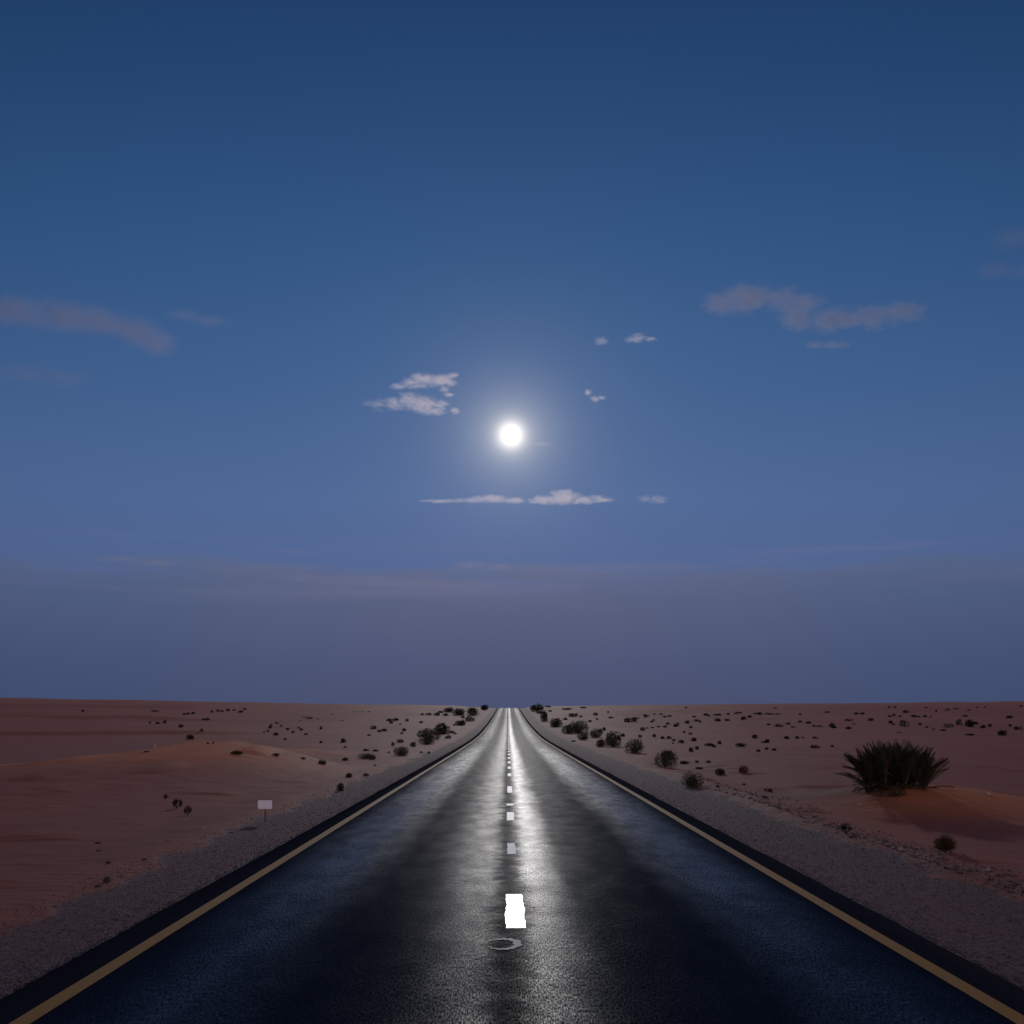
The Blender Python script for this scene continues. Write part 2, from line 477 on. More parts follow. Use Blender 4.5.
N.l(mx.outputs[0], out.inputs['Surface'])

ry = np.concatenate([np.arange(-60, 40, .5), np.arange(40, 620, 1.0)])
cols = np.array([XL, XL+.25, -2.4, -1.2, 0.0, 1.3, 2.6, XR-.25, XR])
def crown(xv): return .035*(1-((xv-.1)/3.9)**2)
v = []; f = []
for j, yv in enumerate(ry):
    z0 = float(roadz(yv))
    jl = .035*float(fbm(0, yv/.9, 5, 3)); jr = .035*float(fbm(9, yv/.9, 6, 3))
    row = []
    for i, xv in enumerate(cols):
        xx = xv + (jl if i == 0 else jr if i == len(cols)-1 else 0)
        row.append((xx, yv, z0 + crown(xv)))
    row = [(row[0][0]-.03, yv, z0-.10)] + row + [(row[-1][0]+.03, yv, z0-.10)]
    v += row
W = len(cols)+2
for j in range(len(ry)-1):
    for i in range(W-1):
        a = j*W+i; f.append((a, a+1, a+1+W, a+W))
rmesh = mesh('road', v, f, rm, True)
road = obj('road', rmesh); tag(road, kind='structure')

def strip(name, xc, w, y0, y1, mat, lift=.005, step=1.0, jag=0.0, seed=0):
    n = max(2, int((y1-y0)/step)+1)
    yv = np.linspace(y0, y1, n); v = []; f = []
    for k, yy in enumerate(yv):
        # follow exactly the linear facets of the road sheet
        z0 = float(np.interp(yy, ry, roadz(ry)))
        for s in (-1, 1):
            xx = xc + s*w/2 + jag*float(fbm(s*3+seed, yy/.25, 12, 3))
            zc = np.interp(xx, cols, crown(cols))
            v.append((xx, yy, z0+zc+lift))
    for k in range(n-1): f.append((2*k, 2*k+1, 2*k+3, 2*k+2))
    return obj(name, mesh(name, v, f, mat), road)

def paint(name, c, rough, wear, spec=.5, bump=.0015):
    m, nt, out = newmat(name); N = NT(nt)
    pos = N.n('ShaderNodeNewGeometry').outputs['Position']
    nn = N.noise(pos, 22, 5, .7); n3 = N.noise(pos, 3.5, 4, .6)
    b = N.n('ShaderNodeBsdfPrincipled')
    ms = N.m('MULTIPLY', N.ss(.56, .68, N.m('ADD', N.m('MULTIPLY', nn, .6), N.m('MULTIPLY', n3, .4))), wear)
    N.l(N.mix(ms, c, (.05, .05, .052)), b.inputs['Base Color'])
    b.inputs['Roughness'].default_value = rough; b.inputs['Specular IOR Level'].default_value = spec
    bp = N.n('ShaderNodeBump'); bp.inputs['Distance'].default_value = 1; bp.inputs['Strength'].default_value = 1
    N.l(N.m('MULTIPLY', nn, bump), bp.inputs['Height']); N.l(bp.outputs[0], b.inputs['Normal'])
    N.l(b.outputs[0], out.inputs['Surface'])
    return m
yel = paint('yellow_road_paint', (.48, .22, .045), .7, .5, .08)
wht = paint('white_road_paint', (.82, .80, .78), .6, .35, .2)
wht_wet = paint('wet_white_road_paint', (.85, .83, .80), .36, .6, .5, .0016)
wht_damp = paint('damp_white_road_paint', (.84, .82, .80), .55, .5, .3)
def edge_x(yv): return 0
strip('edge_line', -3.36, .15, 5, 520, yel, jag=.006, seed=1)
strip('edge_line', 3.57, .15, 5, 520, yel, jag=.006, seed=4)
dashes = [(10.9, 13.0, .20, wht_wet), (16.9, 18.4, .125, wht), (22.6, 24.6, .15, wht_damp), (26.5, 27.1, .18, wht_damp), (31.2, 34.2, .14, wht_damp)]
yd = 40.3
while yd < 470:
    dashes.append((yd, yd+2.2, .13, wht_damp)); yd += 6.1
for k, (a, bb, w, m_) in enumerate(dashes):
    strip('lane_dash', .075 if k == 0 else .055, w, a, bb, m_, lift=.006, step=.05 if k < 5 else .5, jag=.035 if k == 0 else .03 if k < 5 else .0, seed=k)
# curled smear of white paint in front of the nearest dash
v = []; f = []
for k in range(29):
    t = R(-150) + R(300)*k/28
    rr = 1+.10*random.uniform(-1, 1)
    wd = .35*(1-abs(k-15)/18)
    for q in (1+wd*.5, 1-wd):
        xx = -.05+.155*math.cos(t)*q*rr; yy = 10.12+.25*math.sin(t)*q*rr
        z0 = float(np.interp(yy, ry, roadz(ry))) + float(np.interp(xx, cols, crown(cols)))
        v.append((xx, yy, z0+.006))
for k in range(28): f.append((2*k, 2*k+1, 2*k+3, 2*k+2))
obj('paint_smear', mesh('paint_smear', v, f, paint('worn_white_paint', (.20, .195, .19), .6, 1.0, .1)), road)

# ------------------------------------------------------------------ loose gravel along the asphalt (uncountable)
stone_m = simple_mat('grey_gravel', (.10, .070, .070), (.27, .19, .18), 9.0, .9, .2, coord='Object')
def stones(n, xr, yr, smin, smax, seed):
    rng = np.random.default_rng(seed)
    ov = np.array([(1,0,0),(-1,0,0),(0,1,0),(0,-1,0),(0,0,1),(0,0,-1)], float)
    of = np.array([(0,2,4),(2,1,4),(1,3,4),(3,0,4),(2,0,5),(1,2,5),(3,1,5),(0,3,5)])
    u = rng.random(n)
    yv = yr[0]*(yr[1]/yr[0])**(u)
    xv = xr[0] + (xr[1]-xr[0])*rng.random(n)**1.7
    sz = smin + (smax-smin)*rng.random(n)**3
    zv = T(xv, yv)
    V = ov[None]*(sz[:, None, None]*rng.uniform(.6, 1.2, (n, 6, 1)))*np.array([1, 1, .65])
    a = rng.random(n)*6.28; c, s = np.cos(a), np.sin(a)
    x2 = V[..., 0]*c[:, None]-V[..., 1]*s[:, None]; y2 = V[..., 0]*s[:, None]+V[..., 1]*c[:, None]
    V = np.stack([x2, y2, V[..., 2]], -1) + np.stack([xv, yv, zv+sz*.22], -1)[:, None, :]
    Fc = of[None]+6*np.arange(n)[:, None, None]
    return V.reshape(-1, 3), Fc.reshape(-1, 3)
va, fa = stones(34000, (4.08, 6.6), (7.5, 150), .005, .019, 1)
vb, fb = stones(28000, (-3.88, -5.6), (7.5, 150), .005, .019, 2)
vc, fc2 = stones(1500, (6.15, 7.1), (11, 38), .010, .045, 3)
V = np.concatenate([va, vb, vc]); Fx = np.concatenate([fa, fb+len(va), fc2+len(va)+len(vb)])
me = bpy.data.meshes.new('gravel'); me.vertices.add(len(V)); me.vertices.foreach_set('co', V.ravel())
me.loops.add(Fx.size); me.loops.foreach_set('vertex_index', Fx.ravel().astype(np.int32))
me.polygons.add(len(Fx)); me.polygons.foreach_set('loop_start', np.arange(0, Fx.size, 3)); me.polygons.foreach_set('loop_total', np.full(len(Fx), 3))
me.update(); me.materials.append(stone_m)
tag(obj('gravel', me), 'fine grey gravel spread along both edges of the asphalt', 'gravel', kind='stuff')

# ------------------------------------------------------------------ plants
M_leaf = simple_mat('dry_green_leaves', (.040, .046, .024), (.075, .076, .038), 3, .75, .2)
M_leaf2 = simple_mat('dark_scrub_leaves', (.012, .010, .008), (.030, .022, .016), 3, .85, .15)
M_brown = simple_mat('dry_brown_twigs', (.075, .052, .030), (.13, .088, .05), 4, .9, .1)
M_rust = simple_mat('rusty_dead_leaves', (.10, .055, .028), (.15, .080, .038), 4, .9, .1)
M_blue = simple_mat('grey_blue_scrub', (.035, .045, .055), (.060, .072, .085), 4, .85, .15)
M_stem = simple_mat('dark_bark', (.035, .025, .018), (.07, .05, .035), 6, .9, .1)
M_palm = simple_mat('palm_leaf', (.026, .034, .018), (.055, .058, .030), 2, .6, .3)
M_dry = simple_mat('dead_palm_leaf', (.06, .038, .024), (.10, .065, .04), 3, .85, .15)

def rdir(up=0.0):
    while True:
        p = Vector((random.uniform(-1, 1), random.uniform(-1, 1), random.uniform(up, 1)))
        if .05 < p.length < 1: return p.normalized()

def foliage(seed, n, leaf, lobes=6, spiky=.25, flat=1.0):
    """unit shrub: radius 1, height 1*flat; leaves round twig ends in several lobes"""
    random.seed(seed); mb = MB()
    L = []
    for i in range(lobes):
        d = rdir(0.05)
        L.append((Vector((d.x*.55, d.y*.55, .28+.40*d.z)), random.uniform(.30, .52)))
    L.append((Vector((0, 0, .4)), .62))
    for i in range(n):
        c, r = random.choice(L)
        d = rdir(-.7)
        p = c + d*r*random.uniform(.35, 1.0)**.6
        if random.random() < spiky: p = p + d*random.uniform(.02, .16)
        p.z = max(p.z, .01)*1.0
        a = (d + rdir(-1)*.8).normalized(); s = a.orthogonal().normalized()
        s = Matrix.Rotation(random.random()*6.28, 3, a) @ s
        l = leaf*random.uniform(.6, 1.5); w = l*.32
        q = [p-s*w*.4, p+a*l*.5-s*w, p+a*l, p+a*l*.5+s*w]
        mb.quad(*[tuple((t.x, t.y, t.z*flat)) for t in q])
    # protruding twigs
    for i in range(int(18+n*.01)):
        d = rdir(.05); e = d*random.uniform(.85, 1.12); e.z = abs(e.z)*.95
        m_ = e*.5 + Vector((random.uniform(-.1, .1), random.uniform(-.1, .1), 0))
        mb.tube([(0, 0, 0.02), (m_.x, m_.y, m_.z*flat), (e.x, e.y, e.z*flat)], [.02, .012, .004], 3)
    return mb

def stems(seed):
    random.seed(seed); mb = MB()
    for i in range(7):
        d = rdir(.3)
        mb.tube([(d.x*.05, d.y*.05, -.06), (d.x*.2, d.y*.2, .22), (d.x*.55, d.y*.55, .28+.35*d.z)], [.05, .035, .012], 5)
    return mb.mesh('stem', M_stem)

FOL = [foliage(100+i, 1900, .085, lobes=5+i).mesh('foliage', M_leaf) for i in range(4)]
FOLD = [foliage(140+i, 1500, .11, lobes=4+i, spiky=.4).mesh('foliage', M_leaf2) for i in range(3)]
FOLR = foliage(170, 1800, .09, lobes=5, spiky=.5).mesh('foliage', M_rust)
STEM = [stems(5+i) for i in range(3)]
TUFT = [foliage(200+i, 320, .26, lobes=4+i % 2, spiky=.5, flat=.9).mesh('scrub_tuft', M_leaf2) for i in range(6)]
TUFTB = [foliage(260+i, 260, .20, lobes=3, spiky=.4).mesh('scrub_tuft', M_blue) for i in range(2)]
FLATT = [foliage(280+i, 200, .2, lobes=6, spiky=.6, flat=.45).mesh('scrub_tuft', M_leaf2) for i in range(3)]

def place(px, py, wpx, hpx):
    """ground point whose base line is seen at py, and the real size"""
    p = ray_ground(px, py)
    s = p.y/F
    return p, wpx*s*.5, hpx*s

def shrub(px, py, w, h, label, group=None, mats='green', k=0, cat='shrub', name='desert_shrub'):
    p, r, H = place(px, py+h*.5, w, h)
    e = empty(name, (p.x, p.y, p.z-.03), random.uniform(0, 6.28), (r*1.13, r*1.13, H*.98))
    tag(e, label, cat, group)
    fm = {'green': FOL[k % 4], 'dark': FOLD[k % 3], 'rust': FOLR}[mats]
    obj('foliage', fm, e); obj('stem', STEM[k % 3], e)
    return e

GR = 'shrubs growing along the road verges'
shrub(693, 779.5, 23, 15, 'dense dark green shrub, nearest of the row on the right verge', GR, 'green', 0)
shrub(665, 758.5, 27, 18, 'widest round green shrub second in the row right of the road', GR, 'green', 1)
shrub(636, 746, 20, 14, 'compact round shrub third from the front right of the road', GR, 'green', 2)
shrub(613, 739, 19, 15, 'bushy green shrub fourth in the right row, joined to a lower one', GR, 'green', 3)
shrub(601, 743, 13, 8, 'low dark shrub tucked against the left of a bigger bushy one', GR, 'green', 1)
shrub(596, 733, 13, 9, 'pale straggly shrub between the long thicket and the bushy fourth shrub', GR, 'green', 0)
shrub(583, 736, 12, 8, 'thin pale shrub in front of the long thicket right of the road', GR, 'green', 0)
shrub(579, 727, 24, 12, 'large shrub making the right half of the long thicket by the road', GR, 'green', 2)
shrub(568, 729, 14, 9, 'smaller shrub making the left half of the long thicket by the road', GR, 'green', 3)
shrub(555, 723, 14, 8, 'brownish shrub behind the long thicket near the road crest', GR, 'dark', 0)
shrub(544, 716, 9, 10, 'upright dark shrub just below the crest right of the road', GR, 'dark', 1)
shrub(537, 707.5, 14, 7, 'wide dark shrub on the skyline right beside the road crest', GR, 'dark', 2)
shrub(720, 771.5, 12, 7, 'low reddish dark shrub just right of the nearest verge shrub', GR, 'dark', 1)
shrub(745, 769, 12, 7, 'orange brown dead shrub alone on the right sand', GR, 'rust', 1)
shrub(428, 734, 24, 11, 'largest spreading green shrub on the left of the road', GR, 'green', 2)
shrub(442, 729, 17, 10, 'arching shrub with a hollow middle against the largest left one', GR, 'dark', 0)
shrub(426, 741, 16, 7, 'low dark shrub in front of the largest left shrub', GR, 'green', 1)
shrub(402, 751, 18, 9, 'dark rounded shrub nearest the road bend on the left sand', GR, 'green', 3)
shrub(366, 755.5, 16, 6, 'flat olive shrub left of the dark rounded one', GR, 'green', 0)
shrub(373, 757, 8, 5, 'small olive shrub touching the flat one on the left sand', GR, 'green', 2)
shrub(461, 722.5, 11, 6, 'small dark shrub close to the left edge of the climbing road', GR, 'dark', 2)
shrub(460, 712, 14, 6, 'brown shrub left of the thicket near the crest, left side', GR, 'dark', 0)
shrub(473, 711.5, 17, 8, 'dark thicket shrub under the skyline left of the road', GR, 'green', 1)
shrub(485, 707.5, 9, 5, 'shrub on the skyline left beside the road crest', GR, 'dark', 1)
shrub(449, 709.5, 10, 5, 'small shrub breaking the skyline farther left of the crest', GR, 'dark', 2)
shrub(341, 787, 8, 8, 'dark scrubby shrub beside the left gravel verge', GR, 'dark', 0)
shrub(349, 775, 8, 5, 'thin brown shrub behind the scrubby one at the left verge', GR, 'dark', 1)
shrub(322, 761.5, 8, 5, 'brown shrub on the orange slope of the left dune', GR, 'dark', 2)
shrub(343, 740.5, 6, 4, 'small round shrub alone on the left mid flat', GR, 'dark', 0)
shrub(190, 737, 9, 5, 'dark low shrub on the flat behind the orange dune', GR, 'dark', 1)
shrub(237, 752, 12, 4, 'flat dark shrub on top of the orange dune', GR, 'dark', 2)
shrub(1003, 733, 10, 5, 'dark humped shrub at the far right of the sand plain', GR, 'dark', 0)
shrub(969, 723.5, 10, 7, 'red brown shrub in the middle of the far right scrub row', GR, 'dark', 1)

# three little leafy plants on the near left dune
def twig_plant(px, py, w, h, label, seed, group):
    p, r, H = place(px, py+h*.5, w, h)
    e = empty('leafy_plant', (p.x, p.y, p.z), 0, (r, r, H)); tag(e, label, 'plant', group)
    random.seed(seed); st = MB(); lf = MB()
    for i in range(13):
        d = rdir(.15); e2 = Vector((d.x*.8, d.y*.8, .25+.7*d.z))
        mid = e2*.5+Vector((random.uniform(-.1, .1), random.uniform(-.1, .1), .05))
        st.tube([(0, 0, -.03), tuple(mid), tuple(e2)], [.03, .02, .008], 4)
        for q in range(16):
            c = e2.lerp(mid, random.random()*.9) + rdir(-1)*.08
            a = rdir(-1); s = a.orthogonal().normalized()
            l = random.uniform(.12, .22); ww = l*.42
            lf.quad(tuple(c), tuple(c+a*l*.5-s*ww), tuple(c+a*l), tuple(c+a*l*.5+s*ww))
    obj('leaves', lf.mesh('leaves', M_leaf2), e); obj('stem', st.mesh('stem', M_stem), e)
G3 = 'little dark plants on the left dune'
twig_plant(165.5, 797, 6, 6, 'smallest dark plant, leftmost of the three on the left dune slope', 1, G3)
twig_plant(177, 803, 13, 11, 'open spiky dark plant in the middle of three on the left dune slope', 2, G3)
twig_plant(188, 810.5, 11, 9, 'dense rounded dark red plant, lowest of three on the left dune slope', 3, G3)
twig_plant(846, 829, 14, 12, 'small leafy dark plant standing at the edge of the right gravel verge', 4, None)

# fine brown tumbleweed ball
p, r, H = place(945, 853, 23, 20)
e = empty('tumbleweed', (p.x, p.y, p.z), 0, (r*1.12, r*1.12, r*1.25)); tag(e, 'round fuzzy brown dry bush below the palm on the right', 'dry bush')
random.seed(11); mb = MB(); st = MB()
for i in range(1100):
    d = rdir(-.25); d.z += .25; d.normalize()
    L = random.uniform(.55, 1.05)
    a = Vector((0, 0, .12)); bnd = Vector((random.uniform(-.2, .2), random.uniform(-.2, .2), random.uniform(0, .2)))
    e2 = a + d*L; e2.z = max(e2.z*.95+.25, .02)
    mid = a.lerp(e2, .5)+bnd*.5
    mb.tube([tuple(a.lerp(mid, .6)), tuple(mid), tuple(e2)], [.014, .011, .006], 3)
for i in range(10):
    d = rdir(.1); st.tube([(0, 0, -.05), (d.x*.25, d.y*.25, .2+d.z*.2)], [.04, .02], 5)
obj('twigs', mb.mesh('twigs', M_brown), e); obj('stem', st.mesh('stem', M_stem), e)

# small blocks of scrub, each its own object; what the photo cannot tell apart shares a label
def tufts(lst, label, group, meshes):
    for i, t in enumerate(lst):
        px, py, w, h = t
        p, r, H = place(px, py+h*.5, w, h)
        o = obj('scrub_tuft', meshes[i % len(meshes)], None, (p.x, p.y, p.z-.02), random.uniform(0, 6.28), (r*1.1, r*1.1, H*1.1))
        tag(o, label, 'scrub', group)
random.seed(3)
tufts([(202,730,3,2.5),(181,726,5,3),(165,722,3,3),(188,713.5,4,2),(193,713,4,2),(184,714,3,2),(158,723,5,2),(151,722.5,4,2),(83,711,3,2),(153,711,4,1.5),(157,711,3,1.5)],
      'tiny dark scrub tuft on the pale flat beyond the orange dune', 'scrub tufts beyond the orange dune', TUFT)
tufts([(207,719,6,2),(222,711,3,2),(228,710,4,2),(241,711.5,5,2),(245,709,4,1.5),(212,711.5,3,2),(218,710.5,4,2),(234,710,3,1.5),(203,719,3,1.5)],
      'tiny dark scrub tuft under the left skyline above the dune', 'scrub tufts under the left skyline', TUFT)
tufts([(146,751.5,6,1.5),(208,743,2.5,1.8),(213,742.5,2.5,1.8),(276,754.5,7,3),(303,758,5,2),(270,727,4,2.5),(268,731,3,2),(276,734,5,3),(285,739,3,2),(288,729,4,2),(293,732,3,2.5),(301,729.5,4,2),(306,734,4,2),(321,728,3,3),(321,742,3,2),(277,723,4,1.5),(271,725,3,1.5),(345,747,4,1.5),(299,727.5,3,1.5),(264,732,2,1.5),(281,726,3,1.5)],
      'small dark scrub tuft scattered around the left dune and flat', 'scrub tufts on the left flat', TUFT)
tufts([(310,717,10,3.5),(304,716,5,2),(300,720,4,1.5),(318,718.5,4,1.5),(362,711.5,6,1.2),(355,711.5,5,1.2),(369,711.5,5,1.2),(342,720,4,1.5),(332,714,3,1.5)],
      'low dark scrub streak high on the left slope near the skyline', 'scrub on the left slope', FLATT)
tufts([(373,727.5,6,3),(384,730,6,2.5),(379,731,4,2),(390,720,7,2.5),(396,719.5,6,2.5),(391,722.5,4,2.5),(407,720,4,2.5),(421,722,4,2),(404,730,4,2.5),(402,733,3,2),(393,744,4,3.5),(413,744.5,6,4.5),(400,741,7,3.5),(369,735,4,1.5),(376,750.5,7,2),(366,750,6,2.5),(366,774.5,5,3),(345,759,7,2.5),(389,752,3,1.5),(421,752,4,1.5),(429,752.5,3,2),(400,724,2.5,1.5),(448,737,6,3),(452,732,5,2.5),(455,733.5,4,1.5),(375,765,3,1.5)],
      'small dark scrub tuft among the shrubs left of the road', 'scrub tufts among the left shrubs', TUFT)
tufts([(428,714,7,1.8),(437,714,6,2.5),(440,712,6,2),(445,714.5,6,2),(470,719,8,4.5),(454,725,3,1.5),(422,714,4,1.5),(463,717,4,2)],
      'small dark scrub tuft near the road crest on the left', 'scrub tufts by the left of the crest', TUFT)
tufts([(628,720,8,4),(634,719.5,6,4),(565,719,5,2),(572,715,7,3),(576,714.5,4,2),(581,716.5,4,1.5),(595,714,5,2.5),(597,719,3,1.5),(611,717.5,6,1.5),(574,741,5,1.5),(600,731,5,4),(604,729,4,3),(623,735,5,3),(619,738,4,4),(567,709,10,1.5),(548,706.5,6,1.5),(583,707.5,8,1.5),(540,712.5,8,2),(608,712,2,2),(590,721,4,2),(550,711,4,1.5)],
      'small dark scrub tuft among the shrubs right of the road', 'scrub tufts among the right shrubs', TUFT)
tufts([(642,729,6,3),(647,728,3,1.5),(652,727.5,4,1.5),(658,726.5,4,1.5),(665,726.5,4,2),(654,735.5,4,3),(662,737.5,5,2.5),(669,737.5,5,2.5),(674,740,4,2),(681,741.5,6,3),(673,743,2,2),(684,732,3,2),(690,733.5,4,2),(691,727,4,2),(676,725.5,6,2.5),(668,723.5,4,2),(687,722,4,3),(697,720.5,6,2),(700,721.5,3,2),(694,739.5,6,3.5),(717,720,7,2.5),(727,720,5,2),(710,744.5,10,3),(714,746,4,2.5),(720,742.5,5,3),(691,749.5,5,4),(697,748,4,3),(742,745,9,3.5),(738,744,5,2),(755,736.5,6,3.5),(767,741,5,3.5),(764,742,6,1.5),(758,750.5,5,2.5),(766,748.5,4,2.5),(774,749.5,4,2.5),(640,736,4,2.5),(652,721.5,4,1.5),(678,723.5,3,1.5),(645,716.5,3,2),(653,720,3,1.5)],
      'small dark scrub tuft on the sand slope right of the road', 'scrub tufts on the right slope', TUFT)
tufts([(638,718,3,1.5),(645,715,4,1.5),(648,716,3,1.2),(654,714,2,1.5),(661,714,3,1.5),(665,716.5,4,1.5),(670,716,4,1.5),(694,716.5,4,1.5),(706,714.5,5,2),(709,715.5,3,1.5),(717,714.5,7,1.8),(728,714,4,1.5),(736,713.5,4,1.2),(739,712.5,7,1.5),(755,713.5,4,1.2),(760,713.5,5,2.5),(767,713.5,5,1.2),(771,714,6,1.2),(778,714,5,1.2),(743,718.5,5,2.5),(750,716.5,5,2),(769,724.5,4,1.5),(779,725.5,7,2.5),(788,723.5,5,2),(793,727,4,1.5),(800,721.5,4,2),(808,722.5,6,2),(814,725.5,3,1.5),(818,726,8,1.2),(827,712,6,1.2),(832,725,6,3.5),(834,727,5,2.5),(849,728,6,2.5),(800,714.5,3,1.2),(775,708,3,1),(800,714,2,1.2),(686,707.5,3,1.2)],
      'tiny dark scrub tuft in the far rows below the right skyline', 'scrub tufts below the right skyline', TUFT)
tufts([(787,737.5,6,3),(797,737.5,4,2.5),(803,737.5,3,1.5),(815,737.5,5,2),(815,746.5,8,3),(832,746,4,1.8),(774,749,3,1.5),(744,784,4,2),(699,768,8,2),(708,761.5,5,2.5),(697,761.5,4,2.5),(684,762.5,10,3),(768,790,8,3),(765,797,6,2),(718,786,4,2),(767,740.5,4,2)],
      'small dark scrub tuft on the bare sand between verge and palm', 'scrub tufts between verge and palm', TUFT)
tufts([(849,720,8,1.8),(856,713.5,5,2),(862,713.5,5,2),(870,719.5,6,2.5),(854,724,4,1),(889,707,3,1.5),(895,707,3,1.5),(890,716,5,1.5),(894,715,3,2),(900,716,3,1.5),(906,711.5,5,2.5),(914,716,6,2),(919,716.5,5,1.2),(925,716,4,2),(891,722,5,2.5),(893,724,4,1.5),(920,724,4,2),(927,727,4,1.5),(933,729,5,1),(943,730,6,1.5),(936,711,2,2),(948,708.5,2,1),(926,707.5,3,1.2),(965,716,6,1.5),(975,723,6,2.5),(983,726.5,5,3),(990,725.5,4,2.5),(969,734.5,9,2),(1009,717,7,2.5),(1010,725.5,3,2.5),(1018,728,7,3),(956,708.5,5,1),(977,707.5,2,1.2),(985,707,2,1.2),(969,710,3,1.2),(947,710,6,1),(899,732.5,5,1),(1021,706,3,1.5),(931,717,3,1)],
      'small dark scrub tuft on the plain behind the palm', 'scrub tufts behind the palm', TUFT)
for i, (a, lab) in enumerate([((905,724,11,5.5), 'dark slanting scrub clump directly behind the palm crown'),
                 ((949,725.5,9,4), 'blue grey scrub clump, lower left of the far right pair'),
                 ((959,722.5,8,5), 'blue grey scrub clump, upper right of the far right pair'),
                 ((744,717.5,5,2.5), 'faint blue grey scrub clump far on the right slope')]):
    tufts([a], lab, 'blue grey scrub clumps', [TUFTB[i % 2]])
# dead litter and flat tufts close to the verges
G5 = 'flat dead scrub on the verges'
for i, (a, lab) in enumerate([((184,832,6,2), 'tiny dead twig clump on the sand below the three dune plants'),
        ((168,840,9,3), 'faint dead twig clump left of the low verge stones'),
        ((210,850,9,3), 'dead twig clump on the left gravel nearest the asphalt'),
        ((230,832,9,3), 'dead twig clump left of the blank white sign'),
        ((146,866.5,9,3.5), 'dead twig clump highest on the near left verge'),
        ((119,875,11,4), 'widest dead twig clump at the near left gravel edge'),
        ((133,855.5,8,1.5), 'thin flat twig streak on the near left sand'),
        ((141,859,5,2), 'short dark twig beside a thin streak on the left sand'),
        ((13,913,12,3), 'dark twig clump at the left picture edge by the gravel'),
        ((262,842,8,2), 'low dead twig clump on gravel under the blank sign'),
        ((869,860,16,2.5), 'long dead twig streak on the right gravel verge'),
        ((880,864.5,8,2), 'short dead twig streak beside the long one on the right verge'),
        ((951,867,12,3), 'black flat twig clump on the berm below the brown bush'),
        ((778,805,12,3), 'low twig clump where the right verge berm starts')]):
    tufts([a], lab, G5, [FLATT[i % 3]])

# ------------------------------------------------------------------ single stones
def rock_mesh(seed, mat):
    bm = bmesh.new(); bmesh.ops.create_icosphere(bm, subdivisions=2, radius=1.0)
    random.seed(seed); k = [rdir(-1) for _ in range(7)]
    for v_ in bm.verts:
        n_ = v_.co.normalized(); r_ = 1.0
        for i, q in enumerate(k): r_ = min(r_, (.62+.05*(i % 4))/max(.05, n_.dot(q)))
        v_.co = n_*r_
    me_ = bpy.data.meshes.new('stone'); bm.to_mesh(me_); bm.free(); me_.materials.append(mat); return me_
M_pale = simple_mat('pale_limestone', (.32, .26, .23), (.46, .40, .36), 3, .85, .2)
M_darkst = simple_mat('dark_stone', (.030, .024, .024), (.07, .055, .05), 3, .85, .2)
RP = [rock_mesh(i, M_pale) for i in range(3)]; RD = [rock_mesh(10+i, M_darkst) for i in range(3)]
def stone(px, py, w, h, label, meshes, group, i):
    p, r, H = place(px, py+h*.4, w, h)
    o = obj('stone', meshes[i % 3], None, (p.x, p.y, p.z+H*.3), random.uniform(0, 6), (r*1.25, r*1.25, H*.8))
    tag(o, label, 'stone', group)
for i, (a, lab) in enumerate([((859,805,2.4,2.2), 'bright pale stone on the orange sand in front of the palm mound'),
        ((785,808.5,3,2), 'pale stone where the right verge berm starts'),
        ((812,822,4,2.5), 'larger pale stone on the berm left of the small leafy plant'),
        ((805,821,4,1.6), 'flat pale stone touching the larger one on the berm'),
        ((828,811.5,2.5,1.3), 'small flat pale stone on sand left of the mound'),
        ((987,793.5,5,2.4), 'pale stone on the right slope of the palm mound'),
        ((900,849,5,3), 'pale stone in the berm debris left of the brown bush'),
        ((893,847,3,2), 'little pale stone beside a bigger one in the berm debris'),
        ((917,855,3,1.8), 'small pale stone in the berm debris below the brown bush'),
        ((984,866.5,2.6,2.4), 'bright pale stone at the right end of the berm'),
        ((988,871.5,4,2.6), 'pale stone just under the bright one at the end of the berm'),
        ((850,836,3,2), 'small pale stone at the foot of the small leafy plant'),
        ((884,788,3.2,3), 'pale stone at the foot of the palm fronds'),
        ((153,723,4,2), 'pale stone patch on the left flat beyond the dune'),
        ((155,746.5,2.5,3.5), 'pale upright stone on the crest of the orange dune'),
        ((228,824,3,1.4), 'small pale stone left of the sign on the sand'),
        ((204,828,4,1.2), 'flat pale stone on sand below the three dune plants')]):
    stone(*a, lab, RP, 'pale stones', i)
for i, (a, lab) in enumerate([((98,843,5,1.6), 'topmost dark stone of the scatter on the near left sand'),
        ((98.5,850.5,5,1.6), 'second dark stone down in the near left scatter'),
        ((109,863,5,2.5), 'roundish dark stone in the middle of the near left scatter'),
        ((107,880.5,6,5), 'biggest dark stone at the near left gravel edge'),
        ((98,886.5,5,2), 'lowest dark stone of the near left scatter'),
        ((144,859.5,4,2), 'dark stone right of the thin twig streak on left sand')]):
    stone(*a, lab, RD, 'dark stones', i)

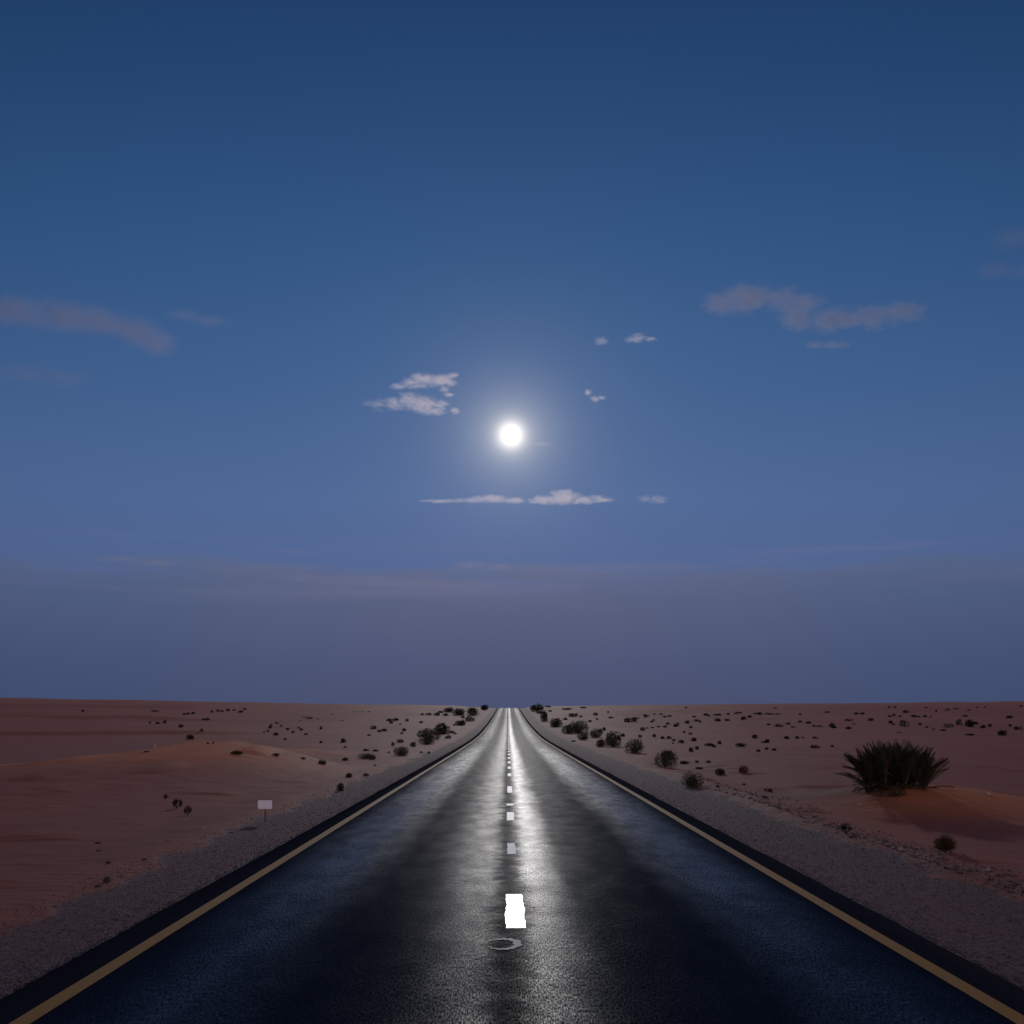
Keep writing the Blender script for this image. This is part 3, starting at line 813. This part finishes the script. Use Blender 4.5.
# ------------------------------------------------------------------ dwarf palm on its mound
pc = Vector((9.55, 27.2, 0)); pc.z = float(T(pc.x, pc.y))
e = empty('dwarf_palm', (pc.x, pc.y, pc.z-.02)); tag(e, 'wide bushy dwarf palm with stiff dark fronds on a low sand mound', 'palm')
random.seed(42)
def frond(mb, base, az, el, L, droop, wl, nl=30, mat=None):
    hd = Vector((math.cos(az), math.sin(az), 0))
    P = []; K = 9
    for i in range(K+1):
        t = i/K
        ang = el - droop*t*t
        if i == 0: P.append(Vector(base)); continue
        P.append(P[-1] + (hd*math.cos(ang)+Vector((0, 0, 1))*math.sin(ang))*(L/K))
    mb.tube([tuple(q) for q in P], [.014*(1-.85*i/K)+.002 for i in range(K+1)], 4)
    tw = random.uniform(-.5, .5)
    for i in range(nl):
        t = .16+.84*i/(nl-1); q = t*K; a = min(int(q), K-1); c = P[a].lerp(P[a+1], q-a)
        tan = (P[a+1]-P[a]).normalized()
        side = tan.cross(Vector((0, 0, 1)))
        if side.length < .1: side = Vector((-hd.y, hd.x, 0))
        side.normalize(); up = side.cross(tan)
        side = side*math.cos(tw)+up*math.sin(tw)
        ll = wl*math.sin(math.pi*min(1, .18+.75*t))**.6*random.uniform(.8, 1.1)
        for s in (-1, 1):
            d = (tan*1.25 + side*s*.75 + up*random.uniform(.1, .4)).normalized()
            w_ = .011; n_ = d.cross(up).normalized()
            tip = c+d*ll
            mb.quad(tuple(c-tan*w_), tuple(c+d*ll*.45-tan*w_+up*.004), tuple(tip), tuple(c+d*ll*.45+tan*w_))
fr = MB(); dead = MB()
centres = [(-.62, 0, 0), (-.35, -.12, .02), (-.05, .1, .03), (.12, -.15, .03), (.42, .05, .02), (.68, -.05, .0), (-.2, .25, 0), (.3, .3, 0)]
for ci, c in enumerate(centres):
    for k in range(34):
        az = random.uniform(0, 6.283)
        el = R(random.choice([random.uniform(68, 89), random.uniform(55, 82), random.uniform(30, 62)]))
        # lean outwards from the clump centre
        hd = Vector((math.cos(az), math.sin(az)*.8))
        hd.x += c[0]*1.1
        az2 = math.atan2(hd.y, hd.x)
        L = random.uniform(.85, 1.22)*(1.0 if abs(c[0]) < .5 else .86)
        frond(fr, c, az2, el, L, random.uniform(.1, .55), random.uniform(.17, .26))
for k in range(46):
    c = random.choice(centres); az = random.uniform(0, 6.283)
    frond(dead, (c[0], c[1]-.05, .0), az, R(random.uniform(2, 28)), random.uniform(.45, .8), random.uniform(.2, .7), .14, 18)
for k in range(5):
    c = random.choice(centres[:6])
    frond(dead, (c[0], c[1]-.25, .05), random.uniform(-2.2, -.9), R(random.uniform(55, 80)), random.uniform(.6, .9), .3, .12, 16)
frond(dead, (-.75, -.1, .3), R(184), R(10), .68, .05, .05, 14)
obj('fronds', fr.mesh('fronds', M_palm), e); obj('dead_fronds', dead.mesh('dead_fronds', M_dry), e)
tr = MB()
for c in centres:
    tr.tube([(c[0], c[1], -.1), (c[0], c[1], .06), (c[0]*1.02, c[1], .16)], [.09, .10, .05], 8)
obj('trunk', tr.mesh('trunk', M_stem), e)
tufts([(897, 792, 18, 9)], 'small brown weed growing at the front foot of the palm', None, [foliage(330, 700, .13, 4, .5).mesh('weed', M_brown)])

# ------------------------------------------------------------------ little blank sign
p = ray_ground(265, 822.5)
M_board = simple_mat('white_enamel_board', (.90, .90, .92), (.86, .86, .90), 6, .45, .5)
M_post = simple_mat('rusty_post', (.10, .055, .035), (.16, .09, .055), 10, .8, .2)
e = empty('roadside_sign', tuple(p)); tag(e, 'small blank white sign on a thin brown post by the left gravel', 'sign')
k = p.y/F
mb = MB(); mb.box((0, .012, .235*k*22.5/.5*0 + 8*k), (.012, .008, 11.5*k)); 
obj('post', mb.mesh('post', M_post), e)
bm = bmesh.new(); bmesh.ops.create_cube(bm, size=1.0)
for v_ in bm.verts: v_.co = Vector((v_.co.x*14.2*k, v_.co.y*.008, v_.co.z*8.6*k))
bmesh.ops.bevel(bm, geom=[g for g in bm.edges if abs(g.verts[0].co.y-g.verts[1].co.y) > .004], offset=.012, segments=3, affect='EDGES')
me = bpy.data.meshes.new('board'); bm.to_mesh(me); bm.free(); me.materials.append(M_board)
brd = obj('board', me, e, (0, -.002, 17.6*k))
bl = MB()
for s in (-1, 1): bl.tube([(0, -.012, 17.6*k+s*2.6*k), (0, -.0065, 17.6*k+s*2.6*k)], [.006, .006], 8)
obj('bolts', bl.mesh('bolts', M_post), e)

# ------------------------------------------------------------------ clouds: real thin volumes a few km away
CK = .78
def cloud(blobs, label, tau, D=4000, amp=1.0, soft=1.0, color=(1.0, .88, .86), group=None, seed=0, nscale=1.0, aniso=.72):
    u = D/F
    cx = sum(b_[0] for b_ in blobs)/len(blobs); cyp = sum(b_[1] for b_ in blobs)/len(blobs)
    C = Vector(((cx-VX)*u, D, EYE+(VY-cyp)*u))
    wts = [b_[4] if len(b_) > 4 else 1.0 for b_ in blobs]
    bl = [((b_[0]-cx)*u, -(b_[1]-cyp)*u, b_[2]*u, b_[3]*u) for b_ in blobs]
    bm = bmesh.new()
    for (bx, bz, rx, rz) in bl:
        ry_ = (rx*rz)**.5*1.2
        mtx = Matrix.Translation((bx, 0, bz)) @ Matrix.Diagonal((rx*1.18, ry_*1.18, rz*1.22, 1))
        bmesh.ops.create_icosphere(bm, subdivisions=3, radius=1.0, matrix=mtx)
    me_ = bpy.data.meshes.new('cloud'); bm.to_mesh(me_); bm.free()
    o = obj('cloud', me_, None, tuple(C))
    rmin = min(b_[3] for b_ in bl)
    md = o.modifiers.new('remesh', 'REMESH'); md.mode = 'VOXEL'; md.voxel_size = max(rmin*.3, 2.0)
    dg = bpy.context.evaluated_depsgraph_get()
    me2 = bpy.data.meshes.new_from_object(o.evaluated_get(dg)); o.modifiers.clear(); o.data = me2; me2.name = 'cloud'
    m_, nt, out = newmat('cloud_vapour'); N = NT(nt)
    P = N.n('ShaderNodeTexCoord').outputs['Object']
    acc = None
    for (bx, bz, rx, rz), w_ in zip(bl, wts):
        ry_ = (rx*rz)**.5*1.2
        s_ = N.vm('SUBTRACT', P, (bx, 0, bz)).outputs[0]
        d_ = N.vm('MULTIPLY', s_, (1/rx, 1/ry_, 1/rz)).outputs[0]
        ln = N.vm('LENGTH', d_).outputs['Value']
        q = N.m('SUBTRACT', w_, ln)
        if acc is None: acc = q
        else:
            nd = N.n('ShaderNodeMath', _operation='SMOOTH_MAX'); N.l(acc, nd.inputs[0]); N.l(q, nd.inputs[1]); nd.inputs[2].default_value = .25
            acc = nd.outputs[0]
    sP = N.vm('ADD', N.scale(P, 1.0, 1.0, 2.2), (seed*913.0, seed*71.0, 0)).outputs[0]
    n_ = N.noise(sP, .016*nscale*3.6/u, 6, .68, .8)
    dens = N.m('ADD', acc, N.m('MULTIPLY', N.m('SUBTRACT', n_, .50), 3.6*amp))
    dens = N.ss(0.0, .95*soft, dens)
    edge_ = N.ss(-.15, .12, acc)
    dens = N.m('MULTIPLY', dens, edge_)
    depth = sum((b_[2]*b_[3])**.5*1.2 for b_ in bl)/len(bl)*1.6
    sg = tau/depth
    pv = N.n('ShaderNodeVolumePrincipled')
    pv.inputs['Color'].default_value = (color[0]*CK, color[1]*CK, color[2]*CK, 1); pv.inputs['Anisotropy'].default_value = aniso
    N.l(N.m('MULTIPLY', dens, sg), pv.inputs['Density'])
    N.l(pv.outputs[0], out.inputs['Volume'])
    try: m_.cycles.volume_step_rate = .4
    except Exception: pass
    me2.materials.clear(); me2.materials.append(m_)
    tag(o, label, 'cloud', group)
    return o
GC = 'clouds'
cloud([(398,386,16,6,.65),(412,383,18,8,.8),(425,380,18,8,1.0),(440,380,16,6,1.1),(450,384,9,4),(444,389,6,4)], 'upper of two bright pinkish clouds left of the moon', .95, group=GC, seed=1, amp=.8, nscale=1.5)
cloud([(368,403,15,8,.5),(378,405,18,12,.62),(394,403,20,12,.7),(408,401,20,11,.9),(424,404,18,9,1.05),(432,411,16,5,1.1),(440,406,11,6,1.1)], 'lower and larger of two bright pinkish clouds left of the moon', .95, group=GC, seed=2, amp=.8, nscale=1.5)
cloud([(455,411,6,4)], 'tiny bright cloud puff between the pink clouds and the moon', 0.74, group=GC, seed=3, amp=.75, nscale=3)
cloud([(449,395,7,2.8)], 'faint small wisp just under the right end of the upper pinkish cloud', 0.74, group=GC, seed=4, amp=.4, nscale=3)
cloud([(454,375,7,3.2)], 'faint small wisp above the right end of the upper pinkish cloud', 0.74, group=GC, seed=22, amp=.4, nscale=3)
cloud([(443,501,26,2.0),(470,500.5,22,3),(492,499,28,4.5),(512,500,16,4)], 'long thin cloud streak just below the moon', .85, group=GC, seed=5, amp=.6, nscale=1.6)
cloud([(545,500,18,6),(562,498,22,8),(566,492,8,4),(585,500,18,5),(602,499,16,4)], 'ragged bright cloud below and right of the moon', .9, group=GC, seed=6, amp=.95, nscale=1.6)
cloud([(645,499,10,5),(658,499.5,14,5)], 'small dim cloud right of the ragged one below the moon', 0.31, group=GC, seed=7, amp=.75, nscale=2)
cloud([(588,392.5,5,3.5)], 'upper bright fleck of cloud right above the moon', 0.74, group=GC, seed=8, amp=.75, nscale=3)
cloud([(595,399,6,3.5),(601,398,6,2.6)], 'lower bright fleck of cloud right above the moon', 0.74, group=GC, seed=9, amp=.75, nscale=3)
cloud([(630,340,7,4),(638,338,10,5),(650,339,8,3)], 'little ragged cloud high right of the moon', 0.50, group=GC, seed=10, amp=.75, nscale=3)
cloud([(601,341,9,5)], 'faint little cloud left of the ragged one high above', 0.37, group=GC, seed=11, amp=.75, nscale=3)
cloud([(541,444,18,2.4)], 'thin faint cloud streak just right of the moon', .3, group=GC, seed=12, amp=.25, nscale=3)
cloud([(722,303,24,13),(748,298,34,16),(780,299,28,13),(805,303,26,10),(800,318,24,14),(832,320,34,13),(872,318,36,12),(905,312,28,12)], 'large grey mauve cloud bent in two, upper right of the moon', 1.15, group=GC, aniso=.55, seed=13, amp=.75, nscale=.9, color=(.74, .71, .86))
cloud([(815,345,14,5),(835,345,24,4)], 'thin cloud wisp under the large bent cloud', .45, group=GC, aniso=.55, seed=14, amp=.35, nscale=2)
cloud([(-40,312,60,20),(15,312,50,18),(60,316,45,18),(100,322,38,18),(135,332,32,19),(158,342,24,18)], 'long soft mauve cloud entering from the left edge', 1.2, group=GC, aniso=.55, seed=15, amp=.32, nscale=.55, soft=1.1, color=(.72, .68, .86))
cloud([(185,315,24,7),(210,321,26,7)], 'faint narrow wisp beyond the tip of the long mauve cloud', .45, group=GC, aniso=.55, seed=16, amp=.2, nscale=1, soft=1.5)
cloud([(25,374,40,11),(65,378,38,11)], 'barely visible smudge of cloud under the long mauve one', .4, group=GC, aniso=.5, seed=17, amp=.2, nscale=.8, soft=1.6)
cloud([(1015,238,36,14)], 'upper of two faint clouds at the right edge', .45, group=GC, aniso=.5, seed=18, amp=.2, nscale=.8, soft=1.6)
cloud([(995,270,26,10),(1030,271,36,9)], 'lower of two faint clouds at the right edge', .45, group=GC, aniso=.5, seed=19, amp=.2, nscale=.8, soft=1.6, color=(.95, .8, .92))
cloud([(118,559,28,5),(155,563,34,5)], 'low thin mauve streak near the left horizon', .6, group=GC, aniso=.5, seed=20, amp=.25, nscale=.9, soft=1.4)
cloud([(470,565,30,6),(500,567,26,5)], 'low faint streak over the dusty horizon band', .4, group=GC, aniso=.55, seed=21, amp=.3, nscale=1, soft=1.4)

# ------------------------------------------------------------------ render settings
scene.render.engine = 'CYCLES'
scene.view_settings.view_transform = 'Standard'
scene.view_settings.look = 'None'
scene.view_settings.exposure = 0; scene.view_settings.gamma = 1
scene.cycles.use_denoising = True
scene.cycles.max_bounces = 6; scene.cycles.volume_bounces = 2
scene.cycles.volume_max_steps = 256
scene.cycles.sample_clamp_indirect = 4
